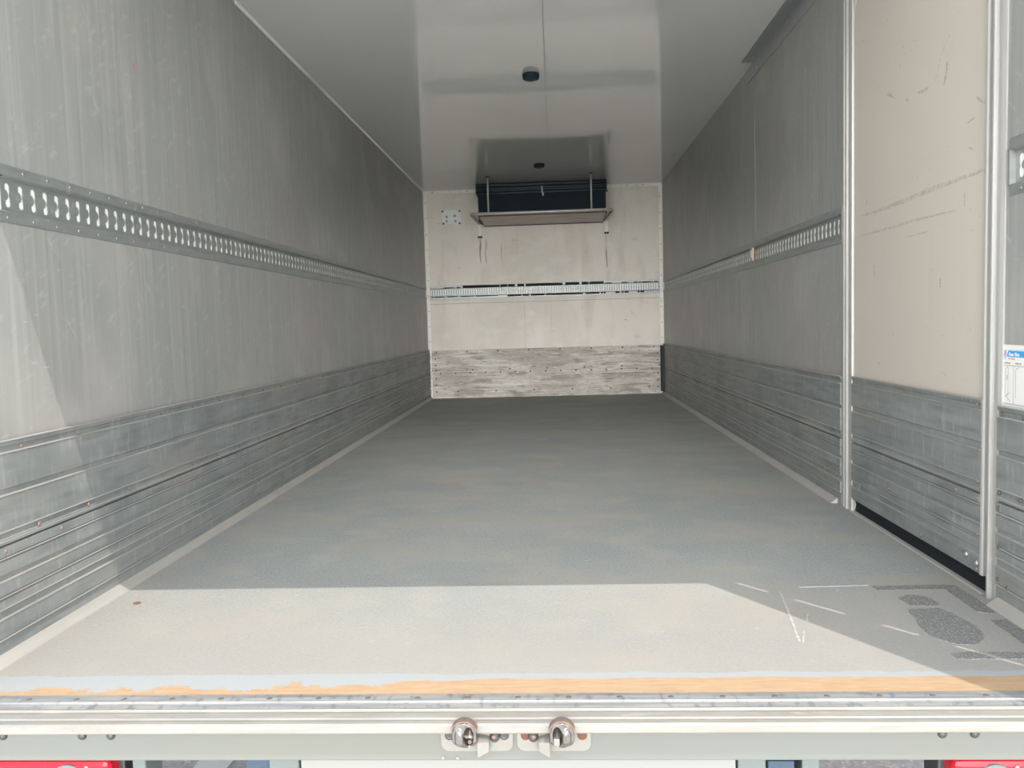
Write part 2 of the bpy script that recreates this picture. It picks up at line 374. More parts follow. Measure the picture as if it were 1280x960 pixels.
rivets(t, [(.08+.325*i, L-.011, .490) for i in range(8)]+[(.12+.158*i, L-.012, .264) for i in range(15)]+[(.07+.39*i, L-.011, .296) for i in range(7)]
       + [(x_, L-.012, z) for x_ in (.07, 2.39) for z in (.42, .35, .21, .14, .07)]+[(.3+.4*i, L-.012, .07) for i in range(6)], (0, -1, 0), .009, .003)

# ------------------------------------------------------------------ floor beads
struct('baseboard_left', MB().prism([(.010, 0), (.036, 0), (.034, .003), (.012, .021), (.010, .021)], 0, L-.012, 'y'), M_fillet)
struct('baseboard_right', MB().prism([(W-.010, 0), (W-.038, 0), (W-.036, .003), (W-.012, .021), (W-.010, .021)], 1.70, L-.012, 'y'), M_fillet)
struct('baseboard_rear_right', MB().prism([(W-.010, 0), (W-.040, 0), (W-.038, .003), (W-.012, .021), (W-.010, .021)], 0, .50, 'y'), M_fillet)
struct('baseboard_door', MB().prism([(W+.012, .0), (W-.012, 0), (W-.006, .003), (W+.012, .004)], .585, 1.56, 'y'), M_fillet)

# ------------------------------------------------------------------ lashing tracks
def hole_cell(c0, c1, z0, z1, cz, hw, hh, tab):
    """one cell of the track web with an hourglass slot; returns vertices (u, z) and faces of a ring"""
    uc = (c0+c1)/2; out = []
    pts = []
    N = 5
    # hole outline, anticlockwise: bottom right -> top right -> top left -> tab on the left -> bottom left
    pts += [(uc+hw, cz-hh*.8), (uc+hw, cz-hh*.3), (uc+hw*.75, cz), (uc+hw, cz+hh*.3), (uc+hw, cz+hh*.8), (uc+hw*.6, cz+hh), (uc-hw*.6, cz+hh), (uc-hw, cz+hh*.8)]
    for k in range(N+1):
        a = math.pi/2-math.pi*k/N
        pts.append((uc-hw+tab*math.cos(a), cz+tab*1.15*math.sin(a)))
    pts += [(uc-hw, cz-hh*.8), (uc-hw*.6, cz-hh), (uc+hw*.6, cz-hh)]
    # matching outer rectangle points (projection from the centre)
    outer = []
    for (u, z) in pts:
        du = (u-uc)/hw; dz = (z-cz)/hh
        if abs(du) < 1e-6 and abs(dz) < 1e-6: du = -1
        if abs(dz) >= .8-1e-6:
            outer.append((c1 if du > .9 else c0 if du < -.9 else u, z1 if dz > 0 else z0))
        else: outer.append((c1 if u > uc+hw*.5 else c0, z))
    n = len(pts)
    return pts+outer, [(i, (i+1) % n, n+(i+1) % n, n+i) for i in range(n)]
def track(root, plane, pos, out, a0, a1, pitch, hw, tab, web_a0=None, web_a1=None, rv_p=.1, strip=True):
    """plane 'x': runs along y on a side wall at x=pos; 'y': runs along x on the bulkhead. out: +-1 towards the room"""
    def P(u, z, d): return (pos+out*d, u, z) if plane == 'x' else (u, pos+out*d, z)
    wa0 = a0 if web_a0 is None else web_a0; wa1 = a1 if web_a1 is None else web_a1
    mb = MB(); n = int((wa1-wa0)/pitch); cz = (zt0+zt1)/2; zw0, zw1 = zt0+.006, zt1-.006
    dW = -.012
    for k in range(n):
        c0 = wa0+k*pitch
        vs, fs = hole_cell(c0, c0+pitch, zw0, zw1, cz, hw, .029, tab)
        mb.add([P(u, z, dW) for u, z in vs], fs)
    aend = wa0+n*pitch
    mb.add([P(aend, zw0, dW), P(a1 if web_a1 is None else wa1, zw0, dW), P(a1 if web_a1 is None else wa1, zw1, dW), P(aend, zw1, dW)], [(0, 1, 2, 3)])
    # lips back to the wall surface
    for z0, z1 in ((zw0, zt0+.0015), (zw1, zt1-.0015)):
        mb.add([P(wa0, z0, dW), P(wa1, z0, dW), P(wa1, z1, .0015), P(wa0, z1, .0015)], [(0, 1, 2, 3)])
    ch = part('slotted_channel', mb, M_track, root)
    sol = ch.modifiers.new('thickness', 'SOLIDIFY'); sol.thickness = .002; sol.offset = 0
    for z0, z1 in ((zt0-.026, zt0+.002), (zt1-.002, zt1+.026)):
        mb = MB(); q = [P(a, z, d) for a in (a0, a1) for z, d in ((z0, .0004), (z0+.002, .0028), (z1-.002, .0028), (z1, .0004))]
        mb.add(q, [(0, 1, 5, 4), (1, 2, 6, 5), (2, 3, 7, 6), (3, 0, 4, 7), (0, 3, 2, 1), (4, 5, 6, 7)])
        part('flange', mb, M_track, root)
    mb = MB(); q = [P(a, z, d) for a in (a0, a1) for z in (zt0+.0065, zt1-.0065) for d in (-.018, -.0135)]
    mb.add(q, [(0, 1, 3, 2), (4, 6, 7, 5), (0, 4, 5, 1), (2, 3, 7, 6), (0, 2, 6, 4), (1, 5, 7, 3)])
    tag(part('backing_strip', mb, M_white, root), 'white backing seen through the slots')
    axis = (out, 0, 0) if plane == 'x' else (0, out, 0)
    k = int((a1-a0)/rv_p); pts = []
    for i in range(k):
        a = a0+rv_p*(i+.4)
        pts += [P(a, zt1+.013, .0025), P(a+.03, zt0-.013, .0025)]
    rivets(root, pts, axis, .0045, .0025, M_bolt)
t = thing('lashing_track', (0, 3.4, 1.11), 'long galvanised lashing track with white-backed slots along the left wall', 'lashing track')
track(t, 'x', 0, 1, Y_R+.002, L-.002, .05, .0088, .0118, web_a0=.322)
# red sealant drips of that track are a worn surface mark: none modelled apart from the paint rubs in the material
t = thing('lashing_track', (W, 4.2, 1.11), 'galvanised lashing track with slots on the right wall beyond the side door', 'lashing track')
track(t, 'x', W, -1, 1.675, L-.002, .05, .0115, .0085, rv_p=.14)
part('end_plate', MB().box(W-.005, W-.0005, 1.668, 1.6745, 1.035, 1.185), M_track, t, .001)
t = thing('lashing_track', (W, .22, 1.11), 'cut end of a lashing track right of the side door, above the white sticker', 'lashing track')
track(t, 'x', W, -1, -.03, .492, .05, .0100, .0095, web_a0=-.0115, web_a1=.4885)
part('end_plate', MB().box(W-.004, W+.012, .4888, .4915, zt0+.002, zt1-.002), M_track, t)
t = thing('lashing_track', (W/2, L, 1.11), 'lashing track with close slots crossing the beige far bulkhead', 'lashing track')
track(t, 'y', L, -1, .035, W-.035, .025, .0048, .0026, rv_p=.24)
# torn black sealing tape along both edges of that track, each scrap a part
random.seed(11)
for zc, hi in ((zt1, 1), (zt0, 0)):
    x = .05
    while x < 2.38:
        mid = .32 < x < 1.80
        w = random.choice((.05, .1, .16, .26))*(1.5 if mid else .45); x1 = min(x+w, 2.41)
        if random.random() < (.95 if mid else .6):
            z0, z1 = (zc-.004, zc+(.021 if mid else .007)) if hi else (zc-(.015 if x > .6 else .006), zc+.004)
            mb = MB().prism([(x, z0), (x1, z0+.001), (x1-.004, (z0+z1)/2), (x1, z1-.002), ((x+x1)/2, z1+.001), (x, z1)], -L+.0026, -L+.005, 'y')
            mb.v = [(a_, -b_, c_) for a_, b_, c_ in mb.v]
            tag(part('sealing_tape', mb, M_black, t), 'torn black sealing tape')
        x = x1+random.choice((.006, .012, .02))
mb = MB().box(W-.006, W+.004, 3.11, 3.165, 1.078, 1.155).box(W-.012, W-.006, 3.12, 3.155, 1.095, 1.14)
tag(part('strap_clip', mb, M_tan, bevel=.002), 'small tan clip caught in the slots of the right wall lashing track', 'clip')

# ------------------------------------------------------------------ corner and edge trims of the bulkhead
def edge_trim(name, mb, pts, axis=(0, -1, 0)):
    o = struct(name, mb, M_trimw, bevel=.001); rivets(o, pts, axis, .005, .002)
    return o
edge_trim('trim_1', MB().prism([(0, L), (.034, L), (.034, L-.004), (.006, L-.006), (.004, L-.028), (0, L-.030)], .0, H, 'z'),
          [(.02, L-.0045, .12+.16*i) for i in range(13)])
edge_trim('trim_2', MB().prism([(W, L), (W-.034, L), (W-.034, L-.004), (W-.006, L-.006), (W-.004, L-.028), (W, L-.030)], .505, H, 'z'),
          [(W-.02, L-.0045, .58+.16*i) for i in range(10)])
edge_trim('trim_3', MB().box(.034, .60, L-.004, L, H-.034, H), [(.10+.18*i, L-.004, H-.016) for i in range(3)])
edge_trim('trim_4', MB().box(1.86, W-.034, L-.004, L, H-.034, H), [(1.95+.16*i, L-.004, H-.016) for i in range(3)])
tag(part('corner_guard', MB().prism([(W-.042, L), (W-.042, L-.010), (W-.034, L-.020), (W-.0185, L-.16), (W-.0182, L)], .022, .500, 'z'), mat('dark_blue_rubber', (.018, .045, .065), .5), bevel=.002),
    'dark blue rubber guard filling the foot of the far right corner', 'corner guard')
# pale bead along the left ceiling edge, seam of the ceiling sheets
struct('trim_5', MB().prism([(0, H), (.010, H), (0, H-.010)], 1.9, L, 'y'), M_ceil)
struct('trim_6', MB().box(1.306, 1.3095, -.05, L, H-.0006, H+.001), mat('ceiling_joint', (.33, .33, .31), .5))
# L-shaped profile over the side door
struct('trim_7', MB().prism([(W, H), (W-.072, H), (W-.072, H-.004), (W-.010, H-.007), (W-.007, H-.050), (W-.004, H-.079), (W, H-.079)], -.04, 3.055, 'y'), M_trimg)
struct('trim_8', MB().prism([(W, H-.010), (W-.005, H-.010), (W-.005, H-.078), (W, H-.078)], 3.055, 3.24, 'y'), M_trimg)

# ------------------------------------------------------------------ side door and its posts
def post(name, y0, y1, prof):
    n = [(W-d, y0+(y1-y0)*k) for k, d in prof]
    pr = [(W+.05, y0)]+n+[(W+.05, y1)]
    return struct(name, MB().prism(pr, -.012, H, 'z'), M_post)
# prof: (fraction along y, protrusion)
P1 = post('door_1_post', 1.556, 1.66, [(0, 0), (.02, .006), (.22, .008), (.24, -.004), (.40, -.004), (.42, .012), (.52, .012), (.54, .002), (.72, .002), (.74, .010), (.86, .010), (.9, .002), (1, .002)])
P1['label'] = 'bright ribbed door post on the far side of the side door'
P2 = post('door_1_post', .508, .582, [(0, .004), (.18, .008), (.22, .002), (.5, .002), (.52, .014), (.62, .014), (.64, -.003), (.80, -.003), (.82, -.012), (1, -.012)])
P2['label'] = 'bright ribbed door post on the near side of the side door'
D = struct('door_1', MB().box(W+.002, W+.05, .585, 1.553, .048, H), M_door)
part('edge_strip', MB().prism([(W+.003, .583), (W-.006, .583), (W-.009, .588), (W-.009, .597), (W-.005, .601), (W+.003, .601)], .05, H, 'z'), M_alum, D)
for prof in (KP, KL):
    pr = [(z, z) for z in ()]
    pts = list(prof); pts = (pts+[(0, .272)]) if prof is KP else ([(0, .270)]+pts)
    pts = [(W+.003-(d*.8), max(z+.006*(z > .4), .050)) for d, z in pts]
    part('plank', MB().prism(pts, .602, 1.552, 'y'), M_alu, D)
rivets(D, [(W-.0085, .62, .508), (W-.0085, .612, .388), (W-.0085, .612, .300), (W-.0085, .612, .255), (W-.0085, .612, .155), (W-.0085, .612, .060),
           (W-.0085, .85, .30), (W-.009, .73, .255), (W-.009, 1.20, .262), (W-.009, 1.28, .305), (W-.0085, 1.33, .388), (W-.0085, .95, .065), (W-.0085, 1.10, .500), (W-.0085, 1.2, .16)], (-1, 0, 0), .005, .003, M_rivetb)
rivets(D, [(W-.0085, .668, .086), (W-.0085, .612, .077)], (-1, 0, 0), .0105, .008, M_bolt, 'carriage_bolt', 16)
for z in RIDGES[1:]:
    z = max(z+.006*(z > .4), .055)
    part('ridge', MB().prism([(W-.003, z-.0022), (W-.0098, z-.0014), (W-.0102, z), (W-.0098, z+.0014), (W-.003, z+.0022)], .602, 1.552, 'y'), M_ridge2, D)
part('gasket', MB().prism([(W+.006, .002), (W+.050, .002), (W+.050, .049), (W+.006, .049), (W+.012, .026)], .583, 1.556, 'y'), M_black, D)
# faint circular weld mark by the far post, marks on the panel
mb = MB().lathe((W-.0085, 1.475, .108), (-1, 0, 0), [(.020, 0), (.020, .0015), (.015, .0015), (.013, .0004)], 18)
part('blanking_cap', mb, M_alu, D)
part('corner_plate', MB().prism([(1.553, 1.885), (1.40, 2.02), (1.40, H-.002), (1.553, H-.002)], W-.0012, W+.002, 'x'), M_door, D)
# long rubbed groove slanting over the beige door
def ribbon(pts, x_, w, th=.0006):
    mb = MB(); q = []
    for i, (y_, z_) in enumerate(pts):
        ww = w*(.35+.65*math.sin(math.pi*(i+.5)/len(pts)))
        q += [(x_, y_, z_-ww), (x_-th, y_, z_), (x_, y_, z_+ww)]
    f = []
    for i in range(len(pts)-1):
        a = i*3; f += [(a, a+1, a+4, a+3), (a+1, a+2, a+5, a+4)]
    return mb.add(q, f)
M_rub = mat('grey_rub_mark', (.42, .385, .345), .6, 0, [((60, 60, 60), .42, .6, (.56, .51, .455), .85)])
M_scuff = mat('dark_scuff', (.33, .30, .27), .7, 0, [((150, 150, 150), .42, .56, (.56, .51, .455), .9)])
for pts, w in (([(1.486, 1.122), (1.4, 1.119), (1.305, 1.117), (1.2, 1.119), (1.11, 1.12), (.94, 1.126), (.85, 1.127), (.773, 1.128), (.658, 1.128), (.61, 1.128)], .0075),
               ([(1.486, 1.049), (1.4, 1.048), (1.228, 1.047), (1.065, 1.049), (.919, 1.047), (.772, 1.045)], .0045), ([(1.086, 1.002), (1.021, 1.003), (.948, 1.004)], .002)):
    tag(part('rub_mark', ribbon(pts, W+.0018, w), M_rub, D), 'faint grey rub mark')
for pts, w in (([(.81, 1.542), (.844, 1.522), (.867, 1.5), (.883, 1.471), (.901, 1.438)], .004), ([(.826, 1.47), (.833, 1.443), (.847, 1.413)], .010), ([(1.017, 1.435), (.976, 1.431), (.946, 1.433)], .005),
               ([(1.253, 1.494), (1.221, 1.483), (1.189, 1.465)], .005), ([(1.104, 1.44), (1.083, 1.428)], .006), ([(1.144, 1.566), (1.157, 1.547)], .004), ([(.71, 1.271), (.693, 1.273), (.674, 1.276)], .003),
               ([(1.443, 1.152), (1.431, 1.172)], .006), ([(.722, 1.087), (.721, 1.046)], .004), ([(1.363, .936), (1.357, .883)], .004), ([(.663, 1.326), (.617, 1.298)], .005), ([(.708, 1.204), (.676, 1.194)], .003), ([(.86, .86), (.862, .83)], .005)):
    o = ribbon(pts, W+.0018, w)
    if abs(pts[0][1]-pts[-1][1]) > abs(pts[0][0]-pts[-1][0])*.8:      # steep marks: widen along y instead
        mb = MB(); q = []
        for i, (y_, z_) in enumerate(pts): q += [(W+.0018, y_-w*.7, z_), (W+.0012, y_, z_), (W+.0018, y_+w*.7, z_)]
        f = []
        for i in range(len(pts)-1):
            a = i*3; f += [(a, a+1, a+4, a+3), (a+1, a+2, a+5, a+4)]
        o = mb.add(q, f)
    part('scuff', o, M_scuff, D)

# ------------------------------------------------------------------ sticker right of the door
t = thing('instruction_sticker', (W, .43, .514), 'white instruction sticker with blue header, right of the side door', 'sticker')
xs = W-.0008
part('sheet', MB().box(xs, W, .30, .518, .516, .672), mat('sticker_paper', (.80, .79, .765), .4), t)
M_sblue = mat('sticker_blue', (.05, .34, .66), .4); M_sblue2 = mat('sticker_pale_blue', (.42, .62, .86), .4); M_ink = mat('sticker_ink', (.25, .25, .27), .6); M_sred = mat('sticker_red', (.75, .25, .22), .4)
M_swhite = mat('sticker_white', (.86, .88, .9), .4)
part('header_band', MB().prism([(.487, .657), (.30, .657), (.30, .642), (.494, .642)], xs-.0004, xs, 'x'), M_sblue, t)
part('header_edge', MB().prism([(.486, .660), (.30, .660), (.30, .657), (.486, .657)], xs-.0004, xs, 'x'), M_sblue2, t)
part('emblem', MB().prism([(.508, .658), (.491, .658), (.491, .644), (.4985, .634), (.508, .638)], xs-.0005, xs, 'x'), M_sblue2, t)
part('emblem_stripe', MB().prism([(.502, .659), (.494, .659), (.499, .643), (.504, .645)], xs-.0009, xs-.0004, 'x'), M_sred, t)
def text(body, y_, z_, size, m_, parent, xo, name='lettering'):
    c = bpy.data.curves.new(name, 'FONT'); c.body = body; c.size = size; c.extrude = .0001; c.offset = size*.015
    tmp = bpy.data.objects.new(name, c); COL.objects.link(tmp)
    dg = bpy.context.evaluated_depsgraph_get(); me = bpy.data.meshes.new_from_object(tmp.evaluated_get(dg))
    bpy.data.objects.remove(tmp)
    me.materials.append(m_); o = bpy.data.objects.new(name, me); COL.objects.link(o); o.parent = parent
    o.rotation_euler = (math.pi/2, 0, -math.pi/2); o.location = Vector((xo, y_, z_))-wloc(parent)
    return o
text('Kass Bloc', .484, .6448, .0125, M_swhite, t, xs-.0006)
text('ISOTHERMES', .488, .6355, .0055, M_sred, t, xs-.0003)
text('OUVERTURE', .505, .6245, .0052, M_ink, t, xs-.0003)
text('FERMETURE', .455, .6245, .0052, M_ink, t, xs-.0003)
mb = MB()
def line(y0, z0, y1, z1, w=.0006, x_=None):
    d = Vector((y1-y0, z1-z0)); n_ = Vector((-d.y, d.x)).normalized()*w
    X = x_ or xs-.0003
    mb.add([(X, y0+n_.x, z0+n_.y), (X, y0-n_.x, z0-n_.y), (X, y1-n_.x, z1-n_.y), (X, y1+n_.x, z1+n_.y)], [(0, 1, 2, 3)])
for a in ((.510, .620, .30, .620), (.510, .620, .510, .524), (.510, .524, .30, .524), (.4615, .620, .4615, .524), (.498, .612, .498, .540), (.498, .612, .486, .617),
          (.486, .617, .486, .55), (.498, .540, .486, .546), (.4915, .596, .4915, .584), (.4895, .596, .4895, .584), (.494, .545, .478, .552), (.49, .54, .476, .530), (.452, .612, .452, .540), (.452, .612, .438, .617)): line(*a)
part('diagram', mb, M_ink, t)

# ------------------------------------------------------------------ bulkhead fittings
t = thing('evaporator_unit', (1.22, L, 1.80), 'dark navy evaporator unit high on the far bulkhead under the ceiling', 'evaporator')
YF = 6.64
part('body', MB().box(.598, 1.868, YF, L, 1.80, 2.07), M_navy, t, .004)
part('top_housing', MB().box(.578, 1.878, YF-.02, L, 2.065, H), M_navy, t, .004)
for i, (z, yo, r) in enumerate(((2.140, .034, .009), (2.107, .040, .007), (2.089, .034, .006), (2.062, .026, .006))):
    part('pipe', MB().tube([(.585+k*.1285*1.0, YF-yo, z+.0015*math.sin(k*1.3+i)) for k in range(11)], r, 10), M_navy2, t)
part('pipe_clip', MB().box(1.232, 1.246, YF-.05, YF-.018, 2.05, 2.115).box(1.238, 1.256, YF-.052, YF-.044, 2.02, 2.052), M_stud, t, .002)
rivets(t, [(.578, YF+.05, 2.13), (.578, YF+.05, 2.06)], (-1, 0, 0), .012, .01, M_plast, 'mounting_bolt')
rivets(t, [(1.878, YF+.05, 2.06)], (1, 0, 0), .014, .014, M_dark, 'mounting_stud')
part('drip_pan', MB().prism([(6.30, 1.802), (L, 1.785), (L, 1.797), (YF, 1.803), (6.30, 1.822), (6.296, 1.822)], .632, 1.848, 'x'), M_pan, t, .002)
part('pan_lip', MB().box(.625, 1.855, 6.285, 6.297, 1.796, 1.824).box(.625, .632, 6.30, L, 1.785, 1.812).box(1.848, 1.855, 6.30, L, 1.785, 1.812).box(.625, 1.855, L-.012, L, 1.776, 1.786), M_dark, t)
t = thing('guard_rail', (1.23, L, 1.81), 'bent steel tube guard rail in front of the dark evaporator, hung from the ceiling', 'guard rail')
zr, yr, rr = 1.815, 6.235, .015
def arc(cx, cy, r, a0, a1, n=6): return [(cx+r*math.cos(a0+(a1-a0)*k/n), cy+r*math.sin(a0+(a1-a0)*k/n), zr) for k in range(n+1)]
pts = [(.580, L-.03, zr-.005), (.565, 6.6, zr), (.560, yr+.06, zr)]+arc(.610, yr+.05, .05, math.pi, 1.5*math.pi)+[(1.23, yr, zr)]+arc(1.855, yr+.05, .05, -math.pi/2, 0)+[(1.905, yr+.06, zr), (1.900, 6.6, zr), (1.889, L-.03, zr-.005)]
part('bar', MB().tube(pts, rr, 14), M_steel, t)
for xx in (.728, 1.705):
    h_ = part('hanger_rod', MB().tube([(xx, yr, zr+.01), (xx, yr, H)], .0085, 12), M_alum, t)
    part('collar', MB().lathe((xx, yr, H-.012), (0, 0, 1), [(.010, 0), (.017, 0), (.017, .006), (.012, .012)], 16), M_dark, h_)
for xx in (.580, 1.889):
    b_ = part('wall_bracket', MB().box(xx-.015, xx+.015, L-.006, L, 1.66, 1.83).box(xx-.014, xx+.014, L-.05, L-.006, zr-.02, zr+.012), M_plast, t, .002)
    rivets(b_, [(xx-.012, L-.006, 1.672), (xx+.012, L-.006, 1.672)], (0, -1, 0), .0125, .01, M_dark, 'bracket_bolt')
t = thing('junction_plate', (.28, L, 1.88), 'small grey cover plate with four studs at the upper left of the bulkhead', 'cover plate')
part('plate', MB().box(.188, .385, L-.010, L, 1.812, 1.958), M_plast, t, .002)
rivets(t, [(.240, L-.010, 1.893), (.325, L-.010, 1.900), (.240, L-.010, 1.848), (.330, L-.010, 1.845)], (0, -1, 0), .014, .012, M_stud, 'stud')
rivets(t, [(.198, L-.010, 1.948), (.204, L-.010, 1.824), (.374, L-.010, 1.948), (.374, L-.010, 1.822)], (0, -1, 0), .011, .004, M_rust, 'corner_screw')
# brown run-off stains below the two brackets, seam under the track
M_run = mat('brown_runoff', (.40, .34, .275), .6, 0, [((60, 9, 3), .45, .60, BEIGE, .9)])
wf = bpy.data.objects['wall_front']
for xx in (.578, .635, .80, 1.885):
    mb = MB(); zt = 1.655; w = .012 if xx != .80 else .004; q = []
    zb = 1.40 if xx < 1 else 1.32
    if xx == .80: zt, zb = 1.62, 1.42
    for k in range(9):
        z = zt+(zb-zt)*k/8; ww = w*(1-.8*abs(k-3)/6); q += [(xx-ww+.003*math.sin(k), L-.0002, z), (xx+.003*math.sin(k), L-.0007, z), (xx+ww+.003*math.sin(k), L-.0002, z)]
    f = []
    for k in range(8):
        a = 3*k; f += [(a, a+1, a+4, a+3), (a+1, a+2, a+5, a+4)]
    part('runoff_stain', mb.add(q, f), M_run, wf)
part('panel_seam', MB().box(.035, W-.035, L-.0012, L, .990, .9935), mat('seam_dark', (.30, .27, .24), .7), wf)  # dark strip along the panel joint
part('panel_seam', MB().box(1.02, 1.0225, L-.0008, L, .51, .99).box(1.30, 1.302, L-.0008, L, .70, .99), mat('seam_fine', (.45, .41, .37), .7), wf)
t0 = None
for i, (px_, py_, lb) in enumerate(((1.228, 3.10, 'small round dark ceiling lamp nearer the doors, middle of the pale ceiling'), (1.228, 5.72, 'small round dark ceiling lamp farther in, just in front of the guard rail'))):
    t = thing('ceiling_lamp', (px_, py_, H), lb, 'ceiling lamp', 'round ceiling lamps')
    part('housing', MB().lathe((px_, py_, H), (0, 0, -1), [(.047, 0), (.048, .004), (.047, .022), (.043, .030), (.036, .031)], 28), M_navy, t)
    part('lens', MB().lathe((px_, py_, H-.026), (0, 0, -1), [(.036, 0), (.034, .007), (.024, .011), (.0001, .013)], 28), mat('smoked_lens', (.03, .05, .065), .45, spec=.2), t)

# ------------------------------------------------------------------ floor markings
def flat(name, outlines, m_, parent, z0=0., z1=.0012):
    mb = MB()
    for pl_ in outlines: mb.prism(pl_, z0, z1, 'z')
    return part(name, mb, m_, parent)
def smooth_poly(p, n=4):
    out = []; k = len(p)
    for i in range(k):
        p0, p1, p2, p3 = (Vector(p[(i+j-1) % k]) for j in range(4))
        for s in range(n):
            t_ = s/n; out.append(tuple(.5*((2*p1)+(p2-p0)*t_+(2*p0-5*p1+4*p2-p3)*t_*t_+(3*p1-p0-3*p2+p3)*t_**3)))
    return out
def ragged(p, amp):
    out = []
    for i in range(len(p)):
        a, b = Vector(p[i]), Vector(p[(i+1) % len(p)]); k = max(1, int((b-a).length/.012))
        for s in range(k):
            q = a.lerp(b, s/k); out.append((q.x+random.uniform(-amp, amp), q.y+random.uniform(-amp, amp)))
    return out
t = thing('standing_mark', (2.26, .4, 0), 'dark gritty footprint in a broken frame on the floor at the right', 'floor marking')
flat('heel', [ragged(smooth_poly([(2.222, .560), (2.262, .582), (2.294, .570), (2.306, .535), (2.303, .500), (2.268, .496), (2.232, .501), (2.226, .532)]), .002)], M_grit, t)
flat('sole', [ragged(smooth_poly([(2.212, .470), (2.256, .474), (2.293, .475), (2.307, .428), (2.318, .378), (2.320, .336), (2.306, .289), (2.280, .252), (2.250, .240), (2.221, .246), (2.200, .271), (2.188, .311), (2.190, .348), (2.203, .406)], 3), .002)], M_grit, t)
flat('frame_corner', [ragged([(2.190, .660), (2.385, .664), (2.416, .655), (2.419, .553), (2.416, .445), (2.398, .437), (2.373, .450), (2.376, .624), (2.192, .624)], .0018)], M_grit, t)
flat('frame_side', [ragged([(2.375, .390), (2.414, .396), (2.416, .20), (2.372, .215), (2.374, .307)], .0018)], M_grit, t)
flat('frame_end', [ragged([(2.186, .190), (2.229, .197), (2.36, .193), (2.36, .160), (2.256, .158), (2.19, .162)], .0018)], M_grit, t)
t = thing('worn_line', (2.0, .5, 0), 'thin worn white outline on the floor, left of the dark footprint', 'floor marking')
flat('outline', [ragged([(1.99, .662), (2.09, .668), (2.185, .672), (2.185, .666), (2.09, .661), (1.99, .656)], .0012)], M_scratch, t, z1=.0008)
flat('scratch', [ragged([(1.925, .62), (1.930, .62), (1.905, .43), (1.880, .27), (1.874, .27), (1.899, .43)], .0012), ragged([(1.950, .45), (1.953, .45), (1.935, .40), (1.931, .40)], .001),
                 ragged([(1.905, .33), (1.908, .33), (1.885, .26), (1.881, .26)], .001)], M_scratch, t, z1=.0008)
tag(part('wood_chip', MB().prism([(.114, .576), (.126, .573), (.134, .583), (.124, .588)], 0, .005, 'z'), M_chip, bevel=.001), 'tiny reddish wood chip lying on the sunlit floor at the left', 'wood chip')

# ------------------------------------------------------------------ sill, rear frame, beam
t = thing('rear_sill', (W/2, -.05, 0), 'worn pale aluminium sill across the open rear of the truck', 'sill')
prof = [(.004, -.03), (.004, .001), (-.012, .0025), (-.030, .0025), (-.033, -.0035), (-.037, -.0035), (-.040, .0005), (-.056, -.0005), (-.056, -.03)]
part('inner_lip', MB().prism(prof, -.15, W+.15, 'x'), M_sill2, t)
prof = [(-.056, -.03), (-.056, -.0005), (-.060, .0), (-.063, -.0045), (-.068, -.0045), (-.071, -.003),
        (-.085, -.006), (-.088, -.009), (-.092, -.009), (-.095, -.0075), (-.103, -.009), (-.107, -.013), (-.107, -.026), (-.103, -.030)]
part('nose', MB().prism(prof, -.15, W+.15, 'x'), M_sill, t)
rivets(t, [(.305+.1028*i-.2056, -.018, .0022) for i in range(25)], (0, 0, 1), .0065, .0015, M_rust, 'screw')
t = thing('rear_beam', (W/2, -.05, -.1), 'pale painted beam directly below the rear sill', 'beam')
part('beam', MB().box(-.15, W+.15, -.085, .0, -.094, -.028), M_grn, t, .003)
rivets(t, [(x_, -.085, -.041) for x_ in (.190, .355, .414, 2.040, 2.100)], (0, -1, 0), .0085, .007, M_dark, 'round_bolt', 16)
rivets(t, [(1.083, -.085, -.088), (1.112, -.085, -.088)], (0, -1, 0), .004, .002, M_whiteplate, 'paint_dot')
struct('trim_10', MB().box(W+.0, W+.10, -.05, .06, .0, H+.12), M_truckout)     # right rear post
bpy.data.objects['trim_10'].location.x += .0615
struct('trim_11', MB().box(-.16, -.0615, -.06, .06, .0, H+.12), M_truckout)
struct('trim_12', MB().box(-.16, W+.16, -.14, -.081, H, H+.16), M_truckout)      # header

# rear door, swung open outside the right edge of the picture
t = thing('rear_door', (2.475, -.09, 0), 'white rear cargo door swung open beyond the right post', 'cargo door')
ux, uy = .531, -.847; nx, ny = -.847, -.531
p0 = Vector((2.484, -.095))
def dd(a, b): return (p0.x+ux*a+nx*b, p0.y+uy*a+ny*b)
part('leaf', MB().prism([dd(0, 0), dd(1.2, 0), dd(1.2, .06), dd(0, .06)], .02, H+.005, 'z'), M_truckout, t)
for z in (1.775, 1.30, .945, .50, .12):
    hh = {1.775: .045, 1.30: .06, .945: .045, .50: .045, .12: .04}[z]
    part('hinge', MB().box(2.466, 2.56, -.118, -.084, z-hh, z+hh), M_alum, t, .003)

